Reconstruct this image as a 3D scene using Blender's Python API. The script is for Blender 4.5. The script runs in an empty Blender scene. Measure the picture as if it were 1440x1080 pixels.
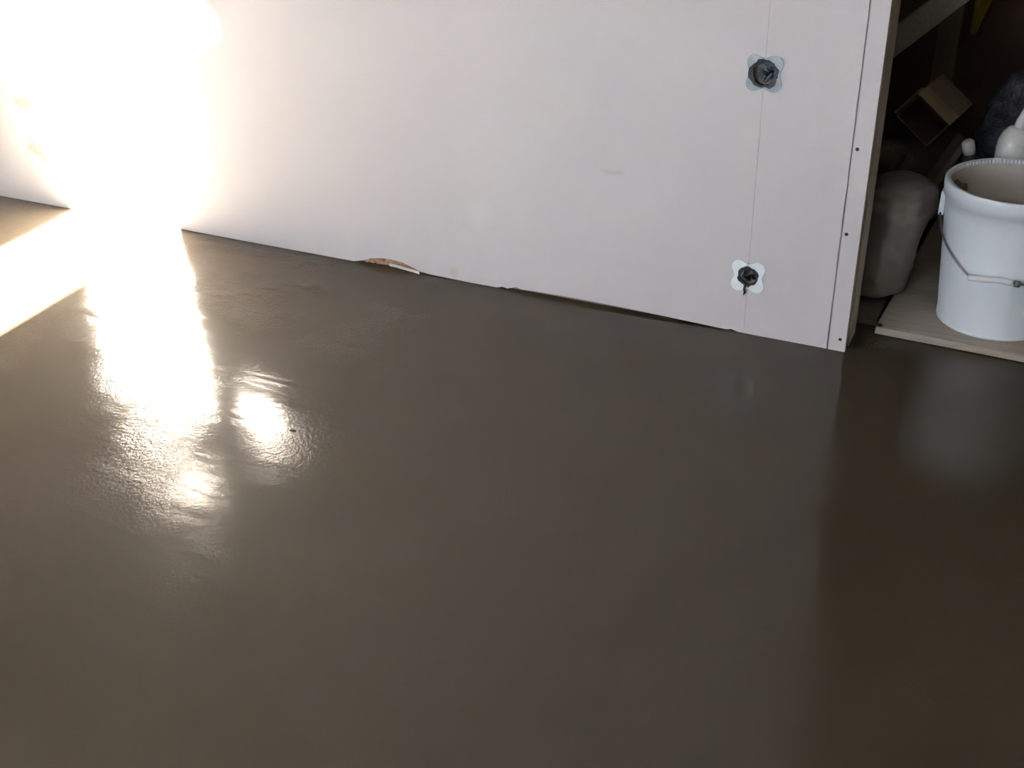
import bpy, bmesh, math, random
from mathutils import Vector, Matrix, noise

random.seed(7)
scene = bpy.context.scene
C = scene.collection

# ------------------------------------------------------------------ camera
cam_data = bpy.data.cameras.new('camera')
cam_data.sensor_width = 36.0
cam_data.lens = 1550 / 1440 * 36.0
cam_data.clip_start = 0.02
cam = bpy.data.objects.new('camera', cam_data)
C.objects.link(cam)
YAW, PITCH, ROLL = 0.48369158, 0.53082191, -0.04026652
f = Vector((-math.sin(YAW) * math.cos(PITCH), math.cos(YAW) * math.cos(PITCH), -math.sin(PITCH)))
r = Vector((math.cos(YAW), math.sin(YAW), 0))
u = r.cross(f)
r, u = math.cos(ROLL) * r + math.sin(ROLL) * u, -math.sin(ROLL) * r + math.cos(ROLL) * u
cam.matrix_world = Matrix(((r.x, u.x, -f.x, 0), (r.y, u.y, -f.y, -2.26124), (r.z, u.z, -f.z, 1.22), (0, 0, 0, 1)))
scene.camera = cam

# ------------------------------------------------------------------ world, sun, exposure
world = bpy.data.worlds.new('sky')
scene.world = world
world.use_nodes = True
world.node_tree.nodes['Background'].inputs['Color'].default_value = (0.80, 0.88, 1.0, 1)
world.node_tree.nodes['Background'].inputs['Strength'].default_value = 0.8

SUN_DX, SUN_DZ = -0.08, -0.42            # drift per metre travelled towards the far wall
sun_data = bpy.data.lights.new('sun_offscreen', 'SUN')
sun_data.energy = 85.0
sun_data.color = (1.0, 0.90, 0.72)
sun_data.angle = math.radians(0.53)
sun = bpy.data.objects.new('sun_offscreen', sun_data)
C.objects.link(sun)
sun.rotation_euler = Vector((SUN_DX, 1.0, SUN_DZ)).to_track_quat('-Z', 'Y').to_euler()
sun.location = (0, -8, 5)

vs = scene.view_settings
vs.view_transform = 'Standard'
vs.look = 'None'
vs.gamma = 1.0
vs.use_curve_mapping = False
vs.exposure = 2.28
scene.cycles.sample_clamp_indirect = 30
scene.cycles.use_denoising = True


# ------------------------------------------------------------------ materials
class NT:
    def __init__(self, name):
        self.m = bpy.data.materials.new(name)
        self.m.use_nodes = True
        self.t = self.m.node_tree
        self.t.nodes.clear()
        self.out = self.n('ShaderNodeOutputMaterial')

    def n(self, typ, ins=None, **kw):
        nd = self.t.nodes.new(typ)
        for k, v in kw.items():
            setattr(nd, k, v)
        for k, v in (ins or {}).items():
            if isinstance(v, bpy.types.NodeSocket):
                self.t.links.new(v, nd.inputs[k])
            else:
                nd.inputs[k].default_value = v
        return nd

    def link(self, a, b):
        self.t.links.new(a, b)

    def noise(self, scale, detail=4, rough=0.55, vec=None, dist=0.0):
        ins = {'Scale': scale, 'Detail': detail, 'Roughness': rough, 'Distortion': dist}
        if vec is not None:
            ins['Vector'] = vec
        return self.n('ShaderNodeTexNoise', ins).outputs['Fac']

    def ramp(self, fac, stops):
        nd = self.n('ShaderNodeValToRGB', {'Fac': fac})
        e = nd.color_ramp.elements
        while len(e) < len(stops):
            e.new(0.5)
        for el, (p, c) in zip(e, stops):
            el.position = p
            el.color = (*c, 1) if len(c) == 3 else c
        return nd.outputs['Color']

    def mix(self, fac, a, b):
        nd = self.n('ShaderNodeMix', data_type='RGBA')
        for k, v in ((0, fac), (6, a), (7, b)):
            if isinstance(v, bpy.types.NodeSocket):
                self.t.links.new(v, nd.inputs[k])
            else:
                nd.inputs[k].default_value = v if k == 0 else (*v, 1)
        return nd.outputs[2]

    def math(self, op, a, b=0.0, clamp=False):
        nd = self.n('ShaderNodeMath', operation=op, use_clamp=clamp)
        for k, v in ((0, a), (1, b)):
            if isinstance(v, bpy.types.NodeSocket):
                self.t.links.new(v, nd.inputs[k])
            else:
                nd.inputs[k].default_value = v
        return nd.outputs[0]

    def coord(self):
        return self.n('ShaderNodeTexCoord').outputs['Object']

    def bump(self, h, strength, dist):
        return self.n('ShaderNodeBump', {'Height': h, 'Strength': strength, 'Distance': dist}).outputs['Normal']

    def bsdf(self, **ins):
        nd = self.n('ShaderNodeBsdfPrincipled', {k.replace('_', ' '): v for k, v in ins.items()})
        self.link(nd.outputs[0], self.out.inputs['Surface'])
        return nd


def simple(name, col, rough=0.6, var=0.12, scale=14.0, bump=0.0, metallic=0.0, spec=0.5, bscale=60.0):
    t = NT(name)
    v = t.coord()
    fac = t.noise(scale, 5, 0.6, v)
    lo = tuple(c * (1 - var) for c in col)
    hi = tuple(min(1, c * (1 + var)) for c in col)
    ins = dict(Base_Color=t.ramp(fac, [(0.3, lo), (0.7, hi)]), Roughness=rough, Metallic=metallic, Specular_IOR_Level=spec)
    if bump:
        ins['Normal'] = t.bump(t.noise(bscale, 4, 0.6, v), 1.0, bump)
    t.bsdf(**ins)
    return t.m


def blob(t, v, p, rad, stretch=(1, 1, 1), edge=0.6, nscale=30, namp=0.5):
    """0..1 mask of a smudge of its own shape around the object-space point p"""
    m = t.n('ShaderNodeMapping', {'Vector': v, 'Location': tuple(-a * s for a, s in zip(p, stretch)), 'Scale': stretch}).outputs[0]
    d = t.n('ShaderNodeVectorMath', {0: m}, operation='LENGTH').outputs['Value']
    d = t.math('DIVIDE', d, rad)
    d = t.math('ADD', d, t.math('MULTIPLY', t.math('SUBTRACT', t.noise(nscale, 4, 0.6, v), 0.5), namp * 2))
    return t.math('DIVIDE', t.math('SUBTRACT', 1.0, d), edge, clamp=True)


def mat_wall():
    t = NT('plasterboard_paper')
    v = t.coord()
    col = t.ramp(t.noise(2.2, 4, 0.5, v), [(0.3, (0.655, 0.635, 0.655)), (0.7, (0.70, 0.675, 0.69))])
    col = t.mix(t.math('MULTIPLY', blob(t, v, (-1.262, 0, 0.197), 0.05, nscale=22), 0.4), col, (0.80, 0.76, 0.77))
    col = t.mix(t.math('MULTIPLY', blob(t, v, (-1.345, 0, 0.022), 0.018, nscale=40), 0.4), col, (0.55, 0.47, 0.30))
    col = t.mix(t.math('MULTIPLY', blob(t, v, (-0.905, 0, 0.35), 0.022, (0.6, 1, 2.4), nscale=60), 0.35), col, (0.45, 0.45, 0.49))
    for p in ((-2.80, 0, 0.325), (-2.80, 0, 0.185), (-2.76, 0, 0.155)):
        col = t.mix(t.math('MULTIPLY', blob(t, v, p, 0.042, (0.8, 1, 1.6), nscale=45, namp=0.9), 0.6), col, (0.36, 0.32, 0.27))
    t.bsdf(Base_Color=col, Roughness=0.75, Specular_IOR_Level=0.25,
           Normal=t.bump(t.noise(90, 3, 0.5, v), 0.25, 0.002))
    return t.m


def mat_screed():
    t = NT('wet_screed')
    v = t.coord()
    big = t.noise(0.9, 3, 0.5, v, 0.6)
    col = t.ramp(big, [(0.3, (0.049, 0.039, 0.027)), (0.7, (0.068, 0.055, 0.038))])
    fine = t.noise(120, 3, 0.65, v)
    mid = t.noise(34, 3, 0.55, v)
    sweep = t.n('ShaderNodeMapping', {'Vector': v, 'Rotation': (0, 0, 0.5), 'Scale': (1.0, 3.2, 1.0)}).outputs[0]
    slow = t.noise(3.0, 2, 0.5, sweep, 0.8)
    patch = t.ramp(t.noise(3.4, 3, 0.5, v), [(0.42, (0.15, 0.15, 0.15)), (0.62, (1, 1, 1))])
    h = t.math('ADD', t.math('MULTIPLY', fine, t.math('MULTIPLY', patch, 0.0007)), t.math('MULTIPLY', mid, 0.00020))
    h = t.math('ADD', h, t.math('MULTIPLY', slow, 0.0012))
    t.bsdf(Base_Color=col, Roughness=t.ramp(t.noise(2.0, 3, 0.5, v), [(0.35, (0.10, 0.10, 0.10)), (0.7, (0.16, 0.16, 0.16))]),
           IOR=1.42, Normal=t.bump(h, 1.0, 1.0))
    return t.m


def mat_wood(name, dark, light, axis='X', rough=0.7, scale=9.0):
    t = NT(name)
    v = t.coord()
    sc = {'X': (1, 14, 14), 'Y': (14, 1, 14), 'Z': (14, 14, 1)}[axis]
    m = t.n('ShaderNodeMapping', {'Vector': v, 'Scale': sc}).outputs[0]
    g = t.noise(scale, 6, 0.65, m, 1.2)
    col = t.ramp(g, [(0.3, dark), (0.7, light)])
    t.bsdf(Base_Color=col, Roughness=rough, Normal=t.bump(g, 0.5, 0.002))
    return t.m


def mat_sheeting():
    t = NT('added_diffuser_film')  # sheeting added to spread sun and sky as soft room light
    v = t.coord()
    col = t.ramp(t.noise(3, 3, 0.5, v), [(0.3, (0.365, 0.405, 0.485)), (0.7, (0.395, 0.435, 0.515))])
    a = t.n('ShaderNodeBsdfTranslucent', {'Color': col})
    b = t.n('ShaderNodeBsdfDiffuse', {'Color': col})
    mx = t.n('ShaderNodeMixShader', {0: 0.4, 1: a.outputs[0], 2: b.outputs[0]})
    t.link(mx.outputs[0], t.out.inputs['Surface'])
    return t.m


def mat_clear_plastic():
    t = NT('milky_plastic_film')
    v = t.coord()
    crease = t.noise(26, 2, 0.5, v, 0.4)
    col = t.ramp(t.noise(9, 3, 0.5, v), [(0.35, (0.20, 0.18, 0.16)), (0.7, (0.28, 0.255, 0.23))])
    t.bsdf(Base_Color=col, Roughness=0.34, Specular_IOR_Level=0.7, Coat_Weight=0.35, Coat_Roughness=0.2,
           Normal=t.bump(crease, 0.5, 0.010))
    return t.m


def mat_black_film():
    t = NT('black_film_painted_sheen')
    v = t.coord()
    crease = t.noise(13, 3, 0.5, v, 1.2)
    t.bsdf(Base_Color=t.ramp(crease, [(0.3, (0.028, 0.028, 0.036)), (0.7, (0.105, 0.105, 0.130))]), Roughness=0.30,  # bluish highlights painted into the colour along the creases
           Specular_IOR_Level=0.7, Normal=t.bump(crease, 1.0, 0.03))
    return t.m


def mat_torn():
    t = NT('torn_gypsum')
    v = t.coord()
    col = t.ramp(t.noise(60, 5, 0.7, v, 1.0), [(0.35, (0.30, 0.16, 0.08)), (0.55, (0.52, 0.33, 0.22)), (0.72, (0.75, 0.68, 0.60))])
    t.bsdf(Base_Color=col, Roughness=0.9, Normal=t.bump(t.noise(120, 4, 0.6, v), 1.0, 0.004))
    return t.m


M = {
    'wall': mat_wall(),
    'screed': mat_screed(),
    'filler': simple('grey_joint_filler', (0.36, 0.34, 0.36), 0.9),
    'plaster': simple('plain_plaster', (0.62, 0.60, 0.58), 0.85),
    'ceiling': simple('ceiling_plaster', (0.66, 0.65, 0.63), 0.85),
    'backing': simple('rough_stud_timber', (0.26, 0.21, 0.155), 0.9),
    'stud': mat_wood('dusty_stud_timber', (0.10, 0.080, 0.058), (0.17, 0.14, 0.105), 'Z'),
    'stud_edge': mat_wood('pale_stud_edge', (0.42, 0.36, 0.27), (0.54, 0.47, 0.36), 'Z'),
    'board': mat_wood('dusty_plywood', (0.34, 0.30, 0.24), (0.48, 0.43, 0.36), 'X', scale=4),
    'beam': mat_wood('grey_painted_beam', (0.19, 0.175, 0.16), (0.28, 0.262, 0.24), 'X'),
    'post': mat_wood('old_post', (0.095, 0.080, 0.060), (0.15, 0.128, 0.098), 'Z'),
    'plank': mat_wood('brown_offcut', (0.12, 0.098, 0.074), (0.19, 0.158, 0.120), 'Z'),
    'niche': simple('brown_lining_board', (0.11, 0.088, 0.062), 0.9, 0.3, 5),
    'niche_red': simple('dark_red_brown_board', (0.10, 0.060, 0.040), 0.9, 0.3, 5),
    'bucket': simple('white_polypropylene', (0.87, 0.93, 0.99), 0.38, 0.015, 4),
    'bucket_in': simple('dusty_bucket_inside', (0.62, 0.57, 0.51), 0.7, 0.08, 9),
    'residue': simple('dried_brown_residue', (0.20, 0.145, 0.085), 0.9, 0.35, 60, 0.004),
    'wire': simple('dull_wire', (0.30, 0.30, 0.31), 0.4, 0.1, 30, 0, 0.8),
    'grip': simple('white_grip_plastic', (0.78, 0.79, 0.82), 0.4, 0.02),
    'clear': mat_clear_plastic(),
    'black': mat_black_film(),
    'carton': simple('dull_cardboard', (0.24, 0.185, 0.130), 0.85, 0.15, 20),
    'rubble': simple('brown_woven_sack', (0.10, 0.082, 0.060), 0.8, 0.3, 12, 0.01, bscale=30),
    'white_shiny': simple('glossy_white_plastic', (0.90, 0.90, 0.86), 0.15, 0.01),
    'cap': simple('pale_cap_plastic', (0.62, 0.62, 0.58), 0.3, 0.03),
    'dark_plastic': simple('dark_bottle_plastic', (0.045, 0.043, 0.048), 0.35),
    'yellow': simple('yellow_cloth', (0.42, 0.31, 0.03), 0.8, 0.15),
    'metal': simple('bright_steel', (0.88, 0.96, 1.0), 0.3, 0.05, 60, 0.0015, 0.2, 0.9),
    'metal_dull': simple('dulled_steel', (0.36, 0.41, 0.45), 0.5, 0.2, 40, 0.0015, 0.6),
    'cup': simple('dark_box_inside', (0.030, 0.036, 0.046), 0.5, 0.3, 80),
    'cable': simple('slate_cable', (0.10, 0.125, 0.155), 0.45, 0.2, 50),
    'cable_dark': simple('black_cable', (0.016, 0.016, 0.018), 0.4, 0.2, 50),
    'screw': simple('black_drywall_screw', (0.012, 0.012, 0.016), 0.4),
    'torn': mat_torn(),
    'chip': simple('dark_grit', (0.06, 0.052, 0.042), 0.9),
    'sheeting': mat_sheeting(),
}


# ------------------------------------------------------------------ helpers
def obj(name, bm, mat, parent=None, smooth=False, recalc=True):
    if recalc:
        bmesh.ops.recalc_face_normals(bm, faces=bm.faces)
    me = bpy.data.meshes.new(name)
    bm.to_mesh(me)
    bm.free()
    if isinstance(mat, (list, tuple)):
        for k in mat:
            me.materials.append(M[k])
    else:
        me.materials.append(M[mat])
    for p in me.polygons:
        p.use_smooth = smooth
    o = bpy.data.objects.new(name, me)
    C.objects.link(o)
    if parent is not None:
        o.parent = parent
        o.matrix_parent_inverse = parent.matrix_basis.inverted()
    return o


def tag(o, label, cat, group=None):
    o['label'] = label
    o['category'] = cat
    if group:
        o['group'] = group
    return o


def struct(o, label=None):
    o['kind'] = 'structure'
    if label:
        o['label'] = label
    return o


def thing(name, loc, label, cat, group=None):
    o = bpy.data.objects.new(name, None)
    o.empty_display_size = 0.05
    C.objects.link(o)
    o.location = loc
    bpy.context.view_layer.update()
    return tag(o, label, cat, group)


def box(bm, x0, x1, y0, y1, z0, z1, mtx=None, bevel=0.0):
    vs_ = [bm.verts.new(p) for p in ((x0, y0, z0), (x1, y0, z0), (x1, y1, z0), (x0, y1, z0),
                                     (x0, y0, z1), (x1, y0, z1), (x1, y1, z1), (x0, y1, z1))]
    fs = [bm.faces.new([vs_[i] for i in q]) for q in ((0, 3, 2, 1), (4, 5, 6, 7), (0, 1, 5, 4), (1, 2, 6, 5), (2, 3, 7, 6), (3, 0, 4, 7))]
    if bevel:
        es = {e for fc in fs for e in fc.edges}
        nv = bmesh.ops.bevel(bm, geom=list(es), offset=bevel, segments=2, affect='EDGES', profile=0.6)
        vs_ = list({v for fc in nv['faces'] for v in fc.verts} | {v for v in vs_ if v.is_valid})
    if mtx is not None:
        bmesh.ops.transform(bm, matrix=mtx, verts=vs_)
    return vs_


def new():
    return bmesh.new()


def plate(outer, holes, y0, y1, bm=None):
    """x-z outline with holes, extruded from y0 to y1"""
    bm = bm or bmesh.new()
    edges = []
    for loop in [outer] + list(holes):
        vv = [bm.verts.new((x, y0, z)) for x, z in loop]
        edges += [bm.edges.new((vv[i], vv[(i + 1) % len(vv)])) for i in range(len(vv))]
    res = bmesh.ops.triangle_fill(bm, use_beauty=True, use_dissolve=False, edges=edges)
    faces = [g for g in res['geom'] if isinstance(g, bmesh.types.BMFace)]
    if y1 != y0:
        ex = bmesh.ops.extrude_face_region(bm, geom=faces)
        bmesh.ops.translate(bm, vec=(0, y1 - y0, 0), verts=[g for g in ex['geom'] if isinstance(g, bmesh.types.BMVert)])
    return bm


def ellipse(cx, cz, rx, rz, n=36, jag=0.0, seed=0):
    rnd = random.Random(seed)
    return [(cx + rx * math.cos(2 * math.pi * i / n) * (1 + jag * rnd.uniform(-1, 1)),
             cz + rz * math.sin(2 * math.pi * i / n) * (1 + jag * rnd.uniform(-1, 1))) for i in range(n)]


def lathe(bm, prof, seg=48, center=(0, 0, 0), close=False, mat_from=None):
    """revolve (radius, z) points about z; faces after profile index mat_from get slot 1"""
    rings = []
    for (rad, z) in prof:
        if rad < 1e-6:
            rings.append([bm.verts.new((center[0], center[1], center[2] + z))])
        else:
            rings.append([bm.verts.new((center[0] + rad * math.cos(2 * math.pi * i / seg),
                                        center[1] + rad * math.sin(2 * math.pi * i / seg), center[2] + z)) for i in range(seg)])
    for k in range(len(rings) - 1):
        a, b = rings[k], rings[k + 1]
        for i in range(seg):
            j = (i + 1) % seg
            if len(a) == 1 and len(b) == 1:
                continue
            if len(a) == 1:
                fc = bm.faces.new((a[0], b[j], b[i]))
            elif len(b) == 1:
                fc = bm.faces.new((a[i], a[j], b[0]))
            else:
                fc = bm.faces.new((a[i], a[j], b[j], b[i]))
            if mat_from is not None and k >= mat_from:
                fc.material_index = 1
    return [v for rg in rings for v in rg]


def tube(bm, pts, rad, seg=8, rads=None):
    pts = [Vector(p) for p in pts]
    rings = []
    prev = None
    for i, p in enumerate(pts):
        d = (pts[min(i + 1, len(pts) - 1)] - pts[max(i - 1, 0)]).normalized()
        if prev is None:
            a = d.orthogonal().normalized()
        else:
            a = (prev - d * prev.dot(d)).normalized()
        prev = a
        b = d.cross(a)
        rr = rads[i] if rads else rad
        rings.append([bm.verts.new(p + (a * math.cos(2 * math.pi * k / seg) + b * math.sin(2 * math.pi * k / seg)) * rr) for k in range(seg)])
    for q in range(len(rings) - 1):
        for k in range(seg):
            j = (k + 1) % seg
            bm.faces.new((rings[q][k], rings[q][j], rings[q + 1][j], rings[q + 1][k]))
    bm.faces.new(rings[0][::-1])
    bm.faces.new(rings[-1])


def sack(bm, levels, seg=56, amp=0.02, freq=9.0, seed=0.0, sub=6):
    """a closed crumpled bag from (z, cx, cy, rx, ry) levels"""
    lv = []
    for a, b in zip(levels, levels[1:]):
        for s in range(sub):
            k = s / sub
            lv.append([p + (q - p) * k for p, q in zip(a, b)])
    lv.append(list(levels[-1]))
    rings = []
    for (z, cx, cy, rx, ry) in lv:
        ring = []
        for i in range(seg):
            t = 2 * math.pi * i / seg
            p = Vector((cx + rx * math.cos(t), cy + ry * math.sin(t), z))
            q = p * freq + Vector((seed, seed * 1.7, -seed))
            d = noise.noise(q) + 0.5 * abs(noise.noise(q * 2.3)) + 0.25 * noise.noise(q * 5.1)
            k = amp * d
            ring.append(bm.verts.new((p.x + k * math.cos(t), p.y + k * math.sin(t), z + (0 if z <= levels[0][0] + 1e-6 else 0.3 * k))))
        rings.append(ring)
    for a, b in zip(rings, rings[1:]):
        for i in range(seg):
            j = (i + 1) % seg
            bm.faces.new((a[i], a[j], b[j], b[i]))
    bm.faces.new(rings[0][::-1])
    bm.faces.new(rings[-1])


# ================================================================== the room shell
WX0, WX1 = -3.62, 2.4          # room left and right
YR = -3.2                      # rear wall, behind the camera
H = 2.5
JX = -0.340                    # the cupboard opening's jamb
SX = -0.378                    # joint between board and corner strip
PX = -0.5725                   # taped board joint, through both socket boxes
BD = 0.0125                    # plasterboard thickness
NY = 1.25                      # cupboard back

# floor: poured screed, ends at the plywood of the cupboard
bm = new()
box(bm, WX0 - 0.3, WX1 + 0.2, YR - 0.2, NY + 0.1, -0.12, 0.0)
struct(obj('floor', bm, 'screed'))

# far wall: studwork behind the boards
bm = new()
box(bm, WX0, JX - 0.035, BD + 0.001, 0.075, -0.02, H)
box(bm, 1.25, WX1, 0.0, 0.075, -0.02, H)
box(bm, JX - 0.035, 1.25, 0.0, 0.075, 2.05, H)
wall = struct(obj('wall_back', bm, 'backing'))


def half_hole(cz, side, rad=0.030, n=14):
    """half circle bitten out of the joint edge; side -1: from the board left of it"""
    pts = []
    for i in range(n + 1):
        a = math.pi * i / n
        pts.append((PX + side * rad * math.sin(a), cz - rad * math.cos(a)))
    return pts


SOCK = (0.147, 0.605)
G = 0.0003
# big board left of the joint, its foot chipped and lifted off the screed in places
rnd = random.Random(3)
foot = [(WX0, 0.0005), (-1.66, 0.0005), (-1.625, 0.009), (-1.605, 0.019), (-1.565, 0.025), (-1.53, 0.026), (-1.50, 0.023), (-1.475, 0.015),
        (-1.452, 0.006), (-1.42, 0.003), (-1.30, 0.0008), (-1.22, 0.0012), (-1.205, 0.006), (-1.19, 0.0035), (-1.165, 0.012), (-1.15, 0.008),
        (-1.12, 0.0095), (-0.98, 0.0115), (-0.83, 0.009), (-0.70, 0.005), (-0.615, 0.0025), (-0.602, 0.006), (-0.589, 0.002), (PX - G, 0.001)]
ol = foot[:]
for cz in SOCK:
    ol += [(x - G, z) for x, z in half_hole(cz, -1)]
ol += [(PX - G, H), (WX0, H)]
obj('plasterboard', plate(ol, [], 0.0, BD), 'wall', wall)
# narrow board right of the joint
ol = [(PX + G, 0.001), (SX - 0.0026, 0.0006)]
zz = 0.0
edge_pts = []
while zz < 2.0:
    zz += 0.035
    edge_pts.append((SX - 0.0026 + rnd.uniform(-0.0008, 0.0008), zz))
ol += edge_pts + [(SX - 0.0026, H), (PX + G, H)]
for cz in reversed(SOCK):
    ol += [(x + G, z) for x, z in reversed(half_hole(cz, 1))]
obj('plasterboard', plate(ol, [], 0.0, BD), 'wall', wall)
# corner strip at the opening
strip = obj('plasterboard_strip', plate([(SX + 0.0008, 0.0006), (JX, 0.0006), (JX, H), (SX + 0.0008, H)], [], -0.001, BD), 'wall', wall)
for sx, sz in ((-0.3685, 0.468), (-0.3685, 0.281), (-0.353, 0.030), (-0.368, 0.80), (-0.368, 1.2)):
    bm = new()
    lathe(bm, [(0, 0.0006), (0.0020, 0.0006), (0.0038, 0.0002), (0.0042, -0.001)], 14)
    bmesh.ops.rotate(bm, cent=(0, 0, 0), matrix=Matrix.Rotation(math.pi / 2, 3, 'X'), verts=bm.verts)
    bmesh.ops.translate(bm, vec=(sx, -0.001, sz), verts=bm.verts)
    obj('screw', bm, 'screw', strip)
bm = new()
box(bm, SX - 0.0045, SX + 0.002, 0.0045, 0.0065, 0.0006, H)
obj('joint_filler', bm, 'filler', wall)
# torn paper and gypsum in the chipped foot
bm = new()
n = 26
top, bot = [], []
for i in range(n + 1):
    k = i / n
    x = -1.628 + 0.180 * k
    h = 0.029 * math.sin(math.pi * min(1, k * 1.08)) ** 0.6 + 0.0015 * rnd.uniform(-1, 1)
    top.append(bm.verts.new((x, 0.006 + 0.003 * rnd.uniform(-1, 1), max(0.002, h))))
    bot.append(bm.verts.new((x, 0.003 + 0.004 * rnd.uniform(0, 1), 0.0035 + 0.003 * rnd.uniform(0, 1) + 0.003 * (k - 0.5))))
for i in range(n):
    bm.faces.new((bot[i], bot[i + 1], top[i + 1], top[i]))
ex = bmesh.ops.extrude_face_region(bm, geom=bm.faces[:])
bmesh.ops.translate(bm, vec=(0, 0.005, 0), verts=[g for g in ex['geom'] if isinstance(g, bmesh.types.BMVert)])
obj('torn_patch', bm, 'torn', wall)
bm = new()                                                     # curled paper lip hanging over the chip
lip = [(-1.545, 0.012, -0.001), (-1.525, 0.013, -0.003), (-1.505, 0.012, -0.005), (-1.49, 0.010, -0.004), (-1.470, 0.007, -0.002), (-1.452, 0.004, -0.001)]
va = [bm.verts.new((x, y - 0.0005, z + 0.002)) for x, z, y in lip]
vb = [bm.verts.new((x + 0.003, y - 0.003, z - 0.0045)) for x, z, y in lip]
for i in range(len(lip) - 1):
    bm.faces.new((va[i], va[i + 1], vb[i + 1], vb[i]))
ex = bmesh.ops.extrude_face_region(bm, geom=bm.faces[:])
bmesh.ops.translate(bm, vec=(0, 0.0008, 0), verts=[g for g in ex['geom'] if isinstance(g, bmesh.types.BMVert)])
obj('paper_lip', bm, 'wall', wall)

# jamb: stud behind the strip
bm = new()
box(bm, JX - 0.034, JX - 0.006, BD, 0.075, -0.02, 2.05)
tr = struct(obj('trim_1', bm, 'stud'))
bm = new()
box(bm, JX - 0.034, JX + 0.002, 0.030, 0.105, -0.02, 2.05, bevel=0.002)
struct(obj('trim_2', bm, 'stud_edge'))

# side walls, ceiling, rear wall with a doorway, a round sun-spot hole, a transom slot and a window with added sheeting
bm = new()
box(bm, WX0 - 0.12, WX0, YR, 0.075, -0.02, H)
struct(obj('wall_left', bm, 'plaster'))
bm = new()
box(bm, WX1, WX1 + 0.1, YR, 0.075, -0.02, H)
struct(obj('wall_right', bm, 'plaster'))
bm = new()
box(bm, WX0 - 0.12, WX1 + 0.1, YR - 0.1, NY + 0.1, H, H + 0.1)
struct(obj('ceiling', bm, 'ceiling'))

OX, OZ = -SUN_DX * -YR, -SUN_DZ * -YR        # from a sunlit spot on the far wall back to the opening
AX0, AX1 = -2.700 + OX, -2.283 + OX          # doorway
SILL = OZ
PANE = (-1.75, -0.50, 0.5, 1.7)              # unseen window, placed for soft light that misses the cupboard
X0, X1 = WX0 - 0.1, WX1 + 0.1
DOOR = [(X0, -0.02), (AX0, -0.02), (AX0, SILL + 0.66), (AX1, SILL + 0.66), (AX1, -0.02), (X1, -0.02), (X1, H), (X0, H)]
HOLES = [[(PANE[0], PANE[2]), (PANE[1], PANE[2]), (PANE[1], PANE[3]), (PANE[0], PANE[3])],
         [(-2.62 + OX, SILL + 0.92), (-2.36 + OX, SILL + 0.92), (-2.36 + OX, SILL + 1.0), (-2.62 + OX, SILL + 1.0)],
         ellipse(-2.09 + OX, SILL + 0.61, 0.085, 0.065, 24)]
struct(obj('wall_rear', plate(DOOR, HOLES, YR - 0.03, YR), 'plaster'))
bm = new()
box(bm, PANE[0], PANE[1], YR - 0.022, YR - 0.02, PANE[2], PANE[3])
w = struct(obj('window_rear_added_sheet', bm, 'sheeting'), 'unseen rear window with frosted sheeting added to soften the daylight')

# cupboard shell
bm = new()
box(bm, -1.0, -0.9, 0.075, NY, -0.02, H)
struct(obj('wall_cupboard_left', bm, 'niche'))
bm = new()
box(bm, 1.25, 1.35, 0.075, NY, -0.02, H)
struct(obj('wall_cupboard_right', bm, 'niche'))
bm = new()
box(bm, -1.0, 1.35, NY, NY + 0.1, -0.02, H)
struct(obj('wall_cupboard_back', bm, 'niche_red'))
# plywood floor of the cupboard: two boards
bm = new()
box(bm, 0, 1.6, 0, 1.2, -0.018, 0, bevel=0.0015)
bmesh.ops.rotate(bm, cent=(0, 0, 0), matrix=Matrix.Rotation(-0.04, 3, 'Z'), verts=bm.verts)
bmesh.ops.translate(bm, vec=(-0.296, 0.112, 0.020), verts=bm.verts)
fl = obj('floor_cupboard', bm, 'board')
struct(fl, 'dusty plywood board flooring the cupboard')
bm = new()
box(bm, -0.9, -0.300, 0.155, 1.2, 0.0, 0.014, bevel=0.0015)
obj('plywood_board', bm, 'stud', fl)
bm = new()
lathe(bm, [(0, 0.004), (0.004, 0.004), (0.006, 0.002), (0.006, 0.0)], 12, (-0.288, 0.122, 0.0195))
obj('nail', bm, 'screw', fl)


# ================================================================== white bucket
BX, BY, BZ = -0.062, 0.264, 0.020
RB, RT, BH = 0.121, 0.146, 0.331
bk = thing('plastic_bucket', (BX, BY, BZ), 'open white plastic bucket with a wire bail standing on the plywood', 'bucket')
bm = new()
prof = [(0, 0.004), (RB - 0.010, 0.004), (RB - 0.006, 0.0), (RB - 0.001, 0.002), (RB, 0.008)]
for i in range(1, 9):
    k = i / 8
    prof.append((RB + (RT - RB) * k, 0.008 + (BH - 0.046) * k))
IN0 = len(prof) - 1
prof += [(RT + 0.0045, BH - 0.036), (RT + 0.0065, BH - 0.012), (RT + 0.006, BH - 0.003), (RT + 0.003, BH), (RT - 0.002, BH - 0.001)]
IN1 = len(prof) - 1
prof += [(RT - 0.004, BH - 0.008), (RT - 0.005, BH - 0.05), (RB - 0.002, 0.02), (RB - 0.010, 0.010), (0, 0.009)]
lathe(bm, prof, 72, (BX, BY, BZ), mat_from=IN1)
obj('body', bm, ['bucket', 'bucket_in'], bk, smooth=True)
bm = new()                                                     # moulded foot ring
lathe(bm, [(RB - 0.004, -0.0005), (RB + 0.0012, 0.0), (RB + 0.0016, 0.006), (RB, 0.0075)], 72, (BX, BY, BZ))
obj('foot_ring', bm, 'bucket', bk, smooth=True)
bm = new()                                                     # little teeth round the lip
for i in range(110):
    a = 2 * math.pi * i / 110
    m = Matrix.Translation((BX, BY, BZ + BH)) @ Matrix.Rotation(a, 4, 'Z') @ Matrix.Translation((RT - 0.0005, 0, 0))
    box(bm, -0.0050, -0.0012, -0.0022, 0.0022, -0.010, -0.0012, m)
o = obj('lip_teeth', bm, 'bucket', bk)
o['kind'] = 'stuff'


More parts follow.
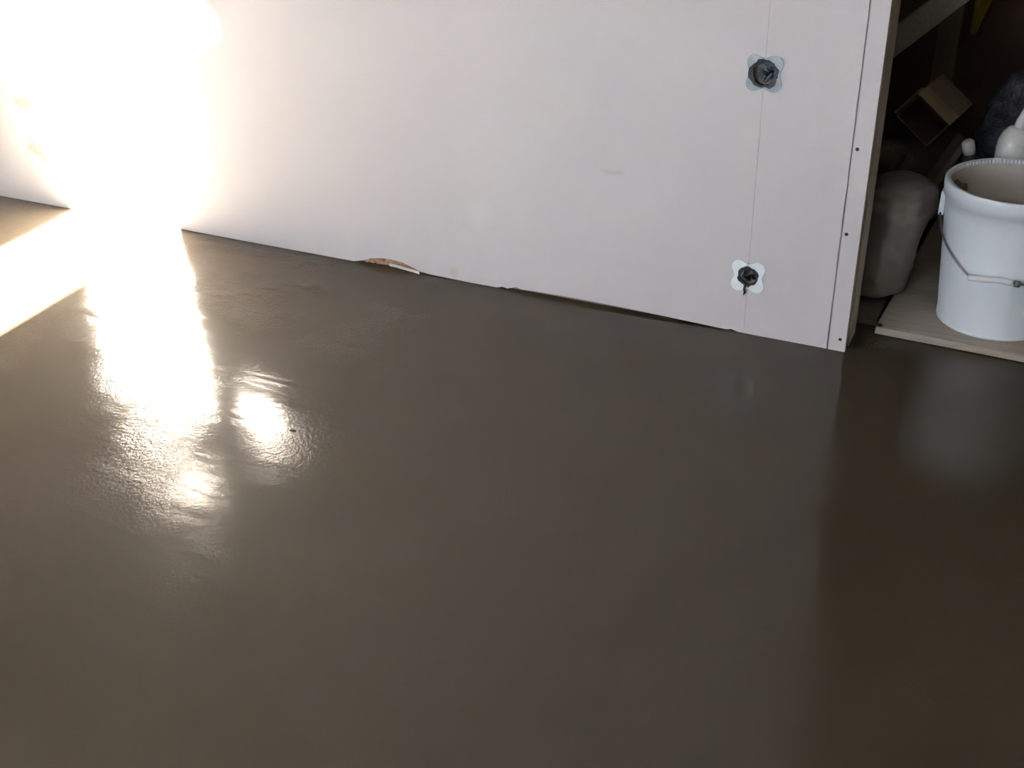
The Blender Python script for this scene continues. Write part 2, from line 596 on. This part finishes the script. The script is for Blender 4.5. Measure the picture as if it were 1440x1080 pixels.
def on_bucket(deg, z, gap):
    """point on the bucket's outside: deg left of the side that faces the room"""
    a = math.radians(deg)
    rad = RB + (RT - RB) * min(1, z / (BH - 0.04)) + gap
    return Vector((BX - rad * math.sin(a), BY - rad * math.cos(a), BZ + z))


for s in (1, -1):
    p = on_bucket(90 * s, 0.265, 0.004)
    bm = new()
    box(bm, -0.006, 0.006, -0.016, 0.016, -0.030, 0.026, Matrix.Translation(p), bevel=0.003)
    lug = obj('lug', bm, 'bucket', bk)
    bm = new()
    lathe(bm, [(0, 0.004), (0.006, 0.004), (0.007, 0.0)], 12)
    bmesh.ops.transform(bm, matrix=Matrix.Translation(p + Vector((-0.006 * s, 0, -0.012))) @ Matrix.Rotation(-math.pi / 2 * s, 4, 'Y'), verts=bm.verts)
    obj('pivot', bm, 'screw', lug)
# bail hanging against the front
def bail_z(d):
    a = abs(d + 4 if d < 0 else d)
    return 0.146 + 0.104 * max(0.0, (a - 24) / 66.0) + 0.010 * max(0, (24 - a) / 24)
bm = new()
pts = [on_bucket(d, bail_z(d), 0.0075) for d in range(90, -91, -5)]
tube(bm, pts, 0.0022, 8)
bail = obj('bail', bm, 'wire', bk, smooth=True)
bm = new()
pts = [on_bucket(d, bail_z(d), 0.010) for d in range(24, -15, -3)]
tube(bm, pts, 0.0068, 12)
obj('grip', bm, 'grip', bail, smooth=True)
bm = new()
tube(bm, [on_bucket(d, bail_z(d), 0.010) for d in (-14, -16, -18)], 0.0074, 12)
obj('grip_end', bm, 'wire', bail, smooth=True)
# dried residue on the inside
bm = new()
cols, rows = 14, 8
grid = []
for j in range(rows + 1):
    row = []
    for i in range(cols + 1):
        d = 74 + 52 * i / cols
        a = math.radians(d)
        top = 0.317 - 0.02 * (i / cols)
        span = 0.022 + 0.030 * math.exp(-((i - 9.0) / 2.2) ** 2) + 0.004 * noise.noise(Vector((i * 0.7, 0, 3)))
        z = top - 0.024 - 0.55 * span + span * j / rows
        rad = RB + (RT - RB) * z / BH - 0.0065 - 0.003 * math.sin(math.pi * j / rows)
        row.append(bm.verts.new((BX - rad * math.sin(a), BY - rad * math.cos(a), BZ + z)))
    grid.append(row)
for j in range(rows):
    for i in range(cols):
        bm.faces.new((grid[j][i], grid[j][i + 1], grid[j + 1][i + 1], grid[j + 1][i]))
obj('residue', bm, 'residue', bk, smooth=True)

# ================================================================== things in the cupboard
# clear plastic sack slumped behind the jamb
bm = new()
sack(bm, [(0.021, -0.345, 0.31, 0.045, 0.05), (0.035, -0.345, 0.31, 0.070, 0.07), (0.09, -0.340, 0.315, 0.078, 0.085), (0.15, -0.335, 0.32, 0.080, 0.09),
          (0.19, -0.325, 0.33, 0.087, 0.09), (0.235, -0.315, 0.335, 0.090, 0.09), (0.268, -0.315, 0.335, 0.082, 0.082), (0.290, -0.315, 0.335, 0.062, 0.062),
          (0.302, -0.313, 0.335, 0.036, 0.036), (0.306, -0.313, 0.335, 0.010, 0.010)], amp=0.014, freq=9, seed=2.2, sub=9)
tag(obj('plastic_sack', bm, 'clear', None, True), 'milky translucent plastic sack slumped behind the door jamb beside the bucket', 'sack')

# black refuse sack
bk2 = thing('refuse_sack', (0.04, 0.76, 0.02), 'shiny black crumpled refuse sack behind the white bucket', 'sack')
bm = new()
sack(bm, [(0.021, 0.03, 0.76, 0.13, 0.13), (0.05, 0.03, 0.76, 0.19, 0.17), (0.16, 0.02, 0.76, 0.215, 0.19), (0.28, 0.02, 0.76, 0.225, 0.19), (0.37, 0.03, 0.76, 0.215, 0.185),
          (0.45, 0.05, 0.76, 0.175, 0.155), (0.52, 0.075, 0.76, 0.11, 0.09), (0.555, 0.09, 0.76, 0.03, 0.03)], amp=0.04, freq=6.0, seed=5.1, sub=9)
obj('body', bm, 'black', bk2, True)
bm = new()
sack(bm, [(0.545, 0.09, 0.76, 0.022, 0.022), (0.56, 0.09, 0.76, 0.018, 0.018), (0.60, 0.095, 0.76, 0.045, 0.04), (0.63, 0.10, 0.76, 0.055, 0.045)], amp=0.02, freq=22, seed=1.0)
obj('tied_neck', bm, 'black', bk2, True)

# white bottle with a tapered spout
bt = thing('spout_bottle', (-0.097, 0.475, 0.02), 'glossy white plastic bottle with tapered spout behind the bucket', 'bottle')
bm = new()
lathe(bm, [(0, 0.0), (0.030, 0.0), (0.034, 0.004), (0.034, 0.28), (0.036, 0.31), (0.0365, 0.335), (0.034, 0.355), (0.027, 0.372), (0.017, 0.383), (0.011, 0.386), (0, 0.387)], 40, (-0.097, 0.475, 0.02))
obj('body', bm, 'white_shiny', bt, True)
bm = new()
tube(bm, [(-0.092, 0.475, 0.398), (-0.089, 0.474, 0.42), (-0.082, 0.472, 0.445), (-0.077, 0.470, 0.468)], 0.01, 16, rads=[0.0125, 0.0115, 0.009, 0.005])
obj('spout', bm, 'white_shiny', bt, True)

# dark bottle with pale cap leaning on the black sack
db = thing('capped_bottle', (-0.17, 0.50, 0.02), 'small dark bottle with a pale round cap behind the bucket rim', 'bottle')
bm = new()
tube(bm, [(-0.155, 0.515, 0.021), (-0.158, 0.513, 0.05), (-0.175, 0.505, 0.26), (-0.183, 0.502, 0.30), (-0.190, 0.499, 0.325)], 0.02, 18, rads=[0.022, 0.026, 0.026, 0.018, 0.012])
obj('body', bm, 'dark_plastic', db, True)
bm = new()
tube(bm, [(-0.189, 0.4995, 0.322), (-0.193, 0.498, 0.336), (-0.197, 0.4965, 0.350), (-0.199, 0.496, 0.355)], 0.013, 18, rads=[0.0145, 0.015, 0.0145, 0.009])
obj('cap', bm, 'cap', db, True)

# brown rubble sack carrying the carton
bm = new()
sack(bm, [(0.018, -0.44, 0.83, 0.15, 0.15), (0.05, -0.44, 0.83, 0.185, 0.19), (0.14, -0.44, 0.83, 0.19, 0.20), (0.22, -0.42, 0.83, 0.18, 0.18), (0.265, -0.42, 0.83, 0.11, 0.12), (0.275, -0.42, 0.83, 0.03, 0.03)],
     amp=0.03, freq=7, seed=8.0)
tag(obj('rubble_sack', bm, 'rubble', None, True), 'dark brown woven sack slumped at the back of the cupboard', 'sack')

# open carton tipped on the sack
bx = thing('cardboard_box', (-0.31, 0.70, 0.27), 'open brown cardboard box tipped on its corner on the dark sack', 'box')
mt = Matrix.Translation((-0.306, 0.70, 0.358)) @ Matrix.Rotation(math.radians(-8), 4, 'Z') @ Matrix.Rotation(math.radians(38), 4, 'Y')
S = 0.055
W = 0.003
DB = 0.07
for nm, b in (('side_panel', (-S, S, -S, DB, S - W, S)), ('side_panel', (-S, S, -S, DB, -S, -S + W)), ('side_panel', (-S, -S + W, -S, DB, -S + W, S - W)),
              ('side_panel', (S - W, S, -S, DB, -S + W, S - W)), ('bottom_panel', (-S + W, S - W, DB - W, DB, -S + W, S - W))):
    bm = new()
    box(bm, *b, mt)
    obj(nm, bm, 'carton', bx)
bm = new()
box(bm, -S, S, -0.034, 0, -W, 0, mt @ Matrix.Translation((0, -S, S)) @ Matrix.Rotation(math.radians(38), 4, 'X'))
obj('flap', bm, 'carton', bx)
bm = new()
box(bm, -W, 0, -0.02, 0, -S + 0.01, S - 0.01, mt @ Matrix.Translation((-S + W, -S, 0)) @ Matrix.Rotation(math.radians(-25), 4, 'Z'))
obj('flap', bm, 'carton', bx)

# offcuts leaning on the heap
def lean(name, a, b, w_, t_, mat, label, cat='plank', roll=0.0, group=None):
    a, b = Vector(a), Vector(b)
    d = b - a
    q = d.to_track_quat('Z', 'Y').to_matrix().to_4x4()
    bm = new()
    box(bm, -w_ / 2, w_ / 2, -t_ / 2, t_ / 2, 0, d.length, Matrix.Rotation(roll, 4, 'Z'), bevel=0.002)
    o = obj(name, bm, mat)
    o.matrix_world = Matrix.Translation(a) @ q
    return tag(o, label, cat, group)


lean('timber_offcut', (-0.36, 0.53, 0.028), (-0.215, 0.60, 0.33), 0.05, 0.018, 'plank', 'brown timber offcut leaning between the plastic sack and the bucket')
lean('timber_offcut', (-0.45, 0.56, 0.026), (-0.335, 0.60, 0.27), 0.03, 0.02, 'plank', 'thin brown batten leaning beside the open cardboard box')

# post, sloping beam of the stairs, cross rail
bm = new()
box(bm, -0.366, -0.306, 1.05, 1.10, 0.0, H, bevel=0.003)
tag(obj('timber_post', bm, 'post'), 'old brown vertical timber post inside the cupboard', 'post')
d = Vector((0.118, 0, 0.113)).normalized()
a = Vector((-0.385, 0.52, 0.578)) - d * 0.55
lean('stair_beam', a, a + d * 2.9, 0.055, 0.05, 'beam', 'pale grey beam sloping up under the stairs behind the jamb', 'beam', roll=math.pi / 2)
bm = new()
box(bm, -0.356, 1.25, 1.102, 1.14, 1.00, 1.07, bevel=0.003)
tag(obj('cross_rail', bm, 'post'), 'brown timber rail crossing the cupboard above the yellow cloth', 'rail')
# yellow cloth hanging from the rail
bm = new()
cols, rows = 14, 22
for sgn in (0,):
    g = []
    for j in range(rows + 1):
        k = j / rows
        z = 1.01 - 0.545 * k
        xr = -0.222 - 0.046 * max(0, (k - 0.70) / 0.30)
        xl = -0.299 + 0.014 * k
        row = []
        for i in range(cols + 1):
            x = xl + (xr - xl) * i / cols
            row.append(bm.verts.new((x, 1.086 + 0.010 * math.sin(i * 1.1 + k * 2) - 0.012 * k * 0, z)))
        g.append(row)
    for j in range(rows):
        for i in range(cols):
            bm.faces.new((g[j][i], g[j][i + 1], g[j + 1][i + 1], g[j + 1][i]))
ex = bmesh.ops.extrude_face_region(bm, geom=bm.faces[:])
bmesh.ops.translate(bm, vec=(0, 0.003, 0), verts=[q for q in ex['geom'] if isinstance(q, bmesh.types.BMVert)])
tag(obj('hanging_cloth', bm, 'yellow', None, True), 'yellow cloth hanging from the rail beside the timber post', 'cloth')


# ================================================================== socket boxes in the wall
def clover(cx, cz, half, lobe, waist=1.0, n=10, seed=0, jag=0.03):
    rnd = random.Random(seed)
    pts = []
    c = half - lobe
    for q, (sx, sz) in enumerate(((1, 1), (-1, 1), (-1, -1), (1, -1))):
        for i in range(n + 1):
            a = math.pi / 2 * q + (-0.3 + (math.pi / 2 + 0.6) * i / n)
            rr = lobe * (1 + jag * rnd.uniform(-1, 1))
            pts.append((cx + sx * c + rr * math.cos(a), cz + sz * c + rr * math.sin(a)))
        if waist < 1:
            a = math.pi / 2 * (q + 1)
            k = half * waist * (1 + 0.06 * rnd.uniform(-1, 1))
            pts.append((cx + k * math.cos(a), cz + k * math.sin(a)))
    return pts


def socket_box(cz, half, lobe, waist, hole, metal, label, seed, ring):
    cx = PX
    t = thing('socket_box', (cx, 0.0, cz), label, 'socket box', None)
    obj('flange', plate(clover(cx, cz, half, lobe, waist, seed=seed), [ellipse(cx, cz, hole, hole, 30, 0.09, seed)], -0.0035, -0.0022), metal, t)
    bm = new()
    prof = [(0, 0.040), (0.0255, 0.040), (0.0275, 0.038), (0.0275, -0.0015), (0.0262, -0.0015), (0.0262, 0.036), (0, 0.036)]
    lathe(bm, prof, 32)
    bmesh.ops.rotate(bm, cent=(0, 0, 0), matrix=Matrix.Rotation(-math.pi / 2, 3, 'X'), verts=bm.verts)
    bmesh.ops.translate(bm, vec=(cx, 0.0, cz), verts=bm.verts)
    obj('cup', bm, 'cup', t, True)
    # dark ragged ring standing in for the shade of the hole
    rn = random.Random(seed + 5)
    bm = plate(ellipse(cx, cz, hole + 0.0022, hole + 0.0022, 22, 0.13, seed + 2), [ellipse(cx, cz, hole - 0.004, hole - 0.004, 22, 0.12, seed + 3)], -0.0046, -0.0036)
    obj('hole_shade_ring', bm, 'cup', t)
    for i in range(ring):
        a0 = rn.uniform(0, 6.28)
        pts = []
        for k in range(7):
            a = a0 + k * rn.uniform(0.35, 0.7)
            rr = rn.uniform(0.004, 0.019)
            pts.append((cx + rr * math.cos(a), 0.030 - 0.006 * k + rn.uniform(-0.003, 0.003), cz + rr * math.sin(a)))
        bm = new()
        tube(bm, pts, 0.0030, 7)
        obj('cable', bm, 'cable' if i % 2 == 0 else 'cable_dark', t, True)
    return t


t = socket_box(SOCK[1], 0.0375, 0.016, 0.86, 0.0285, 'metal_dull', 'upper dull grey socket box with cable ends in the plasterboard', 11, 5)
# blanking insert with slots, set in the upper box
bm = plate(ellipse(PX + 0.001, SOCK[1], 0.0205, 0.0205, 28, 0.04, 4), [], 0.010, 0.013)
ins = obj('insert', bm, 'cable', t)
for sx, sz, w_, h_ in ((-0.009, 0.004, 0.004, 0.003), (0.012, 0.000, 0.0028, 0.013), (-0.010, -0.006, 0.0035, 0.006), (0.003, 0.0, 0.002, 0.003)):
    bm = new()
    box(bm, PX + sx - w_, PX + sx + w_, 0.0085, 0.0105, SOCK[1] + sz - h_, SOCK[1] + sz + h_)
    obj('slot', bm, 'cable_dark', ins)
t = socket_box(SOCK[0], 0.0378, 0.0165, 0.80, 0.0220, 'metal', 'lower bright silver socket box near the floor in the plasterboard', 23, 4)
bm = new()                                                     # dark tube drawing the crack and chipped paper under the box
tube(bm, [(PX - 0.004, -0.003, SOCK[0] - 0.021), (PX - 0.006, -0.005, SOCK[0] - 0.032), (PX - 0.004, -0.004, SOCK[0] - 0.040), (PX - 0.007, -0.003, SOCK[0] - 0.047)], 0.0022, 7, rads=[0.003, 0.0026, 0.003, 0.0012])
obj('crack_mark', bm, 'cable_dark', t, True)

# grit stuck in the wet floor
bm = new()
bmesh.ops.create_icosphere(bm, subdivisions=2, radius=0.004)
for v in bm.verts:
    v.co *= 1 + 0.3 * noise.noise(v.co * 300)
    v.co = Vector((v.co.x * 2.0, v.co.y * 0.9, max(-0.0005, v.co.z * 0.5)))
bmesh.ops.translate(bm, vec=(-1.298, -0.771, 0.0006), verts=bm.verts)
tag(obj('grit_chip', bm, 'chip'), 'dark grit chip stuck in the wet grey screed', 'chip')
